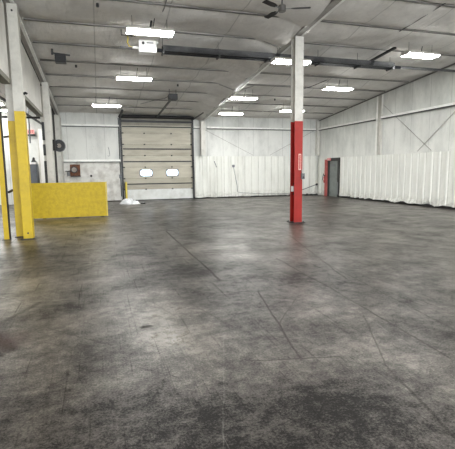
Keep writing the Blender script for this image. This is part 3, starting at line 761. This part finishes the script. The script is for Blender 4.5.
MB().tube([(.80,ry,5.11),(1.14,ry,5.11)], .02, 8).build('gas_pipe', M['grey'], o)
MB().tube([(1.00,ry,5.47),(1.03,ry,5.35),(1.0,ry,5.24),(1.06,ry,5.13),(1.16,ry,5.11)], .018, 8).build('gas_hose', M['yellow_pale'], o, 0, True)

# ------------------------------------------------------------------ ceiling fan
fx, fy, fz = 4.36, 9.62, 5.35
o = thing('ceiling_fan', 'three-bladed ceiling fan with dark blades hung above the red and white column', 'fan', (fx, fy, fz))
MB().tube([(fx,fy,fz+.02),(fx,fy,H(fy)-.02)], .016, 8).build('down_rod', M['dark'], o)
MB().tube([(fx,fy,fz-.06),(fx,fy,fz-.03),(fx,fy,fz+.05),(fx,fy,fz+.08)], .09, 16).build('motor', M['purlin_d'], o, .01)
for tx, ty in ((3.80,9.31),(4.23,10.23),(4.92,9.40)):
    a = math.atan2(ty-fy, tx-fx); R = .66; u = Vector((math.cos(a), math.sin(a), 0)); n_ = Vector((-u.y, u.x, 0)); C = Vector((fx,fy,fz))
    b = MB(); prof = [(.22,.04),(.34,.07),(R,.065),(R+.01,.0),(R,-.065),(.34,-.07),(.22,-.04)]
    A = [b.bm.verts.new(C + u*q + n_*w + Vector((0,0,.01+w*.15))) for q, w in prof]; B = [b.bm.verts.new(C + u*q + n_*w + Vector((0,0,-.002+w*.15))) for q, w in prof]
    for k in range(len(prof)): j = (k+1) % len(prof); b.bm.faces.new([A[k], A[j], B[j], B[k]])
    b.bm.faces.new(A); b.bm.faces.new(B[::-1]); bl = b.build('blade', M['black'], o)
    MB().bar(C+u*.08, C+u*.25, .03, .008).build('blade_arm', M['grey'], bl)

# ------------------------------------------------------------------ other roof fittings
o = thing('hanging_speaker', 'small dark louvred unit hung under the roof near the left partition', 'hanging unit', (-.89, 14.1, 4.9))
MB().box(-1.05, -.74, 14.0, 14.3, 4.87, 5.12).build('case', M['dark'], o, .015)
b = MB()
for k in range(5): b.box(-1.02, -.77, 13.985, 14.0, 4.90+.042*k, 4.92+.042*k)
b.build('louvre', M['black'], o)
MB().bar((-1.12,14.15,5.15),(-.62,14.15,5.11), .05, .04).build('bracket', M['dark'], o)
MB().bar((-1.12,14.15,5.10),(-1.12,14.15,H(14.15)-.1), .06, .02).build('hanger', M['dark'], o)
o = MB().bar((9.20,13.1,H(13.1)-.22),(9.21,11.7,H(11.7)-.22), .10, .05).build('strip_fixture', M['black'])
tag(o, 'dark unlit strip fixture under the roof left of the far right lamp', 'strip fixture')
o = MB().tube([(8.80,11.0,H(11)-.03),(8.78,10,H(10)-.03),(8.73,8.2,H(8.2)-.03)], .016, 6).build('roof_cable', M['dark'])
tag(o, 'dark straight cable running along the roof at upper right', 'cable')
o = MB().tube([(8.5,17.2,H(17.2)-.12),(8.75,16.3,H(16.3)-.16),(9.0,15.5,H(15.5)-.12)], .013, 6).build('roof_cable', M['dark'], smooth=True)
tag(o, 'dark slack cable under the roof by the lamp right of the column', 'cable')
o = MB().tube([(XR-.2,D-.4,4.42),(XR-.2,16.9,H(16.9)-.12),(XR-.2,8,H(8)-.12)], .03, 8).build('roof_pipe', M['purlin_d'])
tag(o, 'grey pipe following the roof slope along the top of the right wall', 'pipe')
o = thing('conduit_frame', 'grey conduit frame hung under the roof over the white heater box', 'conduit', (.95, 12.4, 5.4))
MB().tube([(.83,12.55,H(12.55)-.02),(.83,12.55,5.35),(1.10,12.55,5.35)], .018, 8).build('pipe', M['purlin_d'], o)
MB().tube([(1.08,12.45,H(12.45)-.02),(1.10,12.45,5.30)], .03, 8).build('pipe', M['purlin_d'], o)
MB().tube([(1.18,12.45,H(12.45)-.02),(1.18,12.45,5.30)], .018, 8).build('pipe', M['purlin_d'], o)
MB().tube([(1.10,12.40,5.60),(1.75,12.40,5.58),(1.80,11.0,5.62),(1.75,9.6,5.75)], .014, 8).build('branch', M['purlin_d'], o)
o = MB().bar((1.52,11.75,5.30),(1.56,11.70,5.52), .04, .04).build('mounting_bracket', M['dark'])
tag(o, 'short dark bracket standing up from behind the lamp nearest the camera', 'bracket')
o = MB().tube([(3.25,19.0,H(19)-.03),(3.0,19.0,4.75),(2.6,18.6,4.62),(2.1,20.5,H(20.5)-.1)], .010, 6).build('roof_cable', M['dark'], smooth=True)
tag(o, 'thin dark wire sagging under the roof left of the door opener', 'cable')
o = MB().tube([(1.34,22.0,H(22)-.04),(1.30,21.6,4.55),(1.24,22.6,4.42),(1.20,23.0,4.40)], .03, 8).build('roof_conduit', M['dark'], smooth=True)
tag(o, 'dark bunch of conduit at the top left corner of the loading door', 'conduit')
for k, (x, y) in enumerate(((-.5,15.35),(.2,10.9),(3.2,16.95),(8.0,18.45))):
    o = MB().tube([(x,y-.05,H(y)-.16),(x,y-.05,H(y)-.24)], .035, 8).build('sprinkler_head', M['dark'])
    tag(o, ['small dark knob under the roof above the dark hanging unit','small dark knob under the roof left of the nearest lamp','small dark knob under the roof above the door opener','small dark knob under the roof right of the middle roof beam'][k], 'sprinkler', 'roof knobs')

# ------------------------------------------------------------------ daylight, camera, view
w = bpy.data.worlds.new('daylight'); S.world = w; w.use_nodes = True
bg = w.node_tree.nodes['Background']; bg.inputs[0].default_value = (.80,.90,1,1); bg.inputs[1].default_value = 3.0

yaw, pitch, roll, F = .2976729617, .1298075712, -.0116089843, 419.1726
f = Vector((math.sin(yaw)*math.cos(pitch), math.cos(yaw)*math.cos(pitch), -math.sin(pitch)))
r = Vector((math.cos(yaw), -math.sin(yaw), 0)); u = r.cross(f)
r2 = r*math.cos(roll) + u*math.sin(roll); u2 = u*math.cos(roll) - r*math.sin(roll)
cam = bpy.data.cameras.new('camera'); co = bpy.data.objects.new('camera', cam); COL.objects.link(co)
Mx = Matrix.Identity(4)
for i in range(3): Mx[i][0], Mx[i][1], Mx[i][2] = r2[i], u2[i], -f[i]
Mx[2][3] = 1.6
co.matrix_world = Mx; cam.sensor_fit = 'HORIZONTAL'; cam.sensor_width = 36; cam.lens = F/455*36; cam.clip_end = 200
S.camera = co
S.view_settings.view_transform = 'Standard'; S.view_settings.look = 'None'; S.view_settings.gamma = 1
S.view_settings.use_curve_mapping = False; S.view_settings.exposure = 0.48
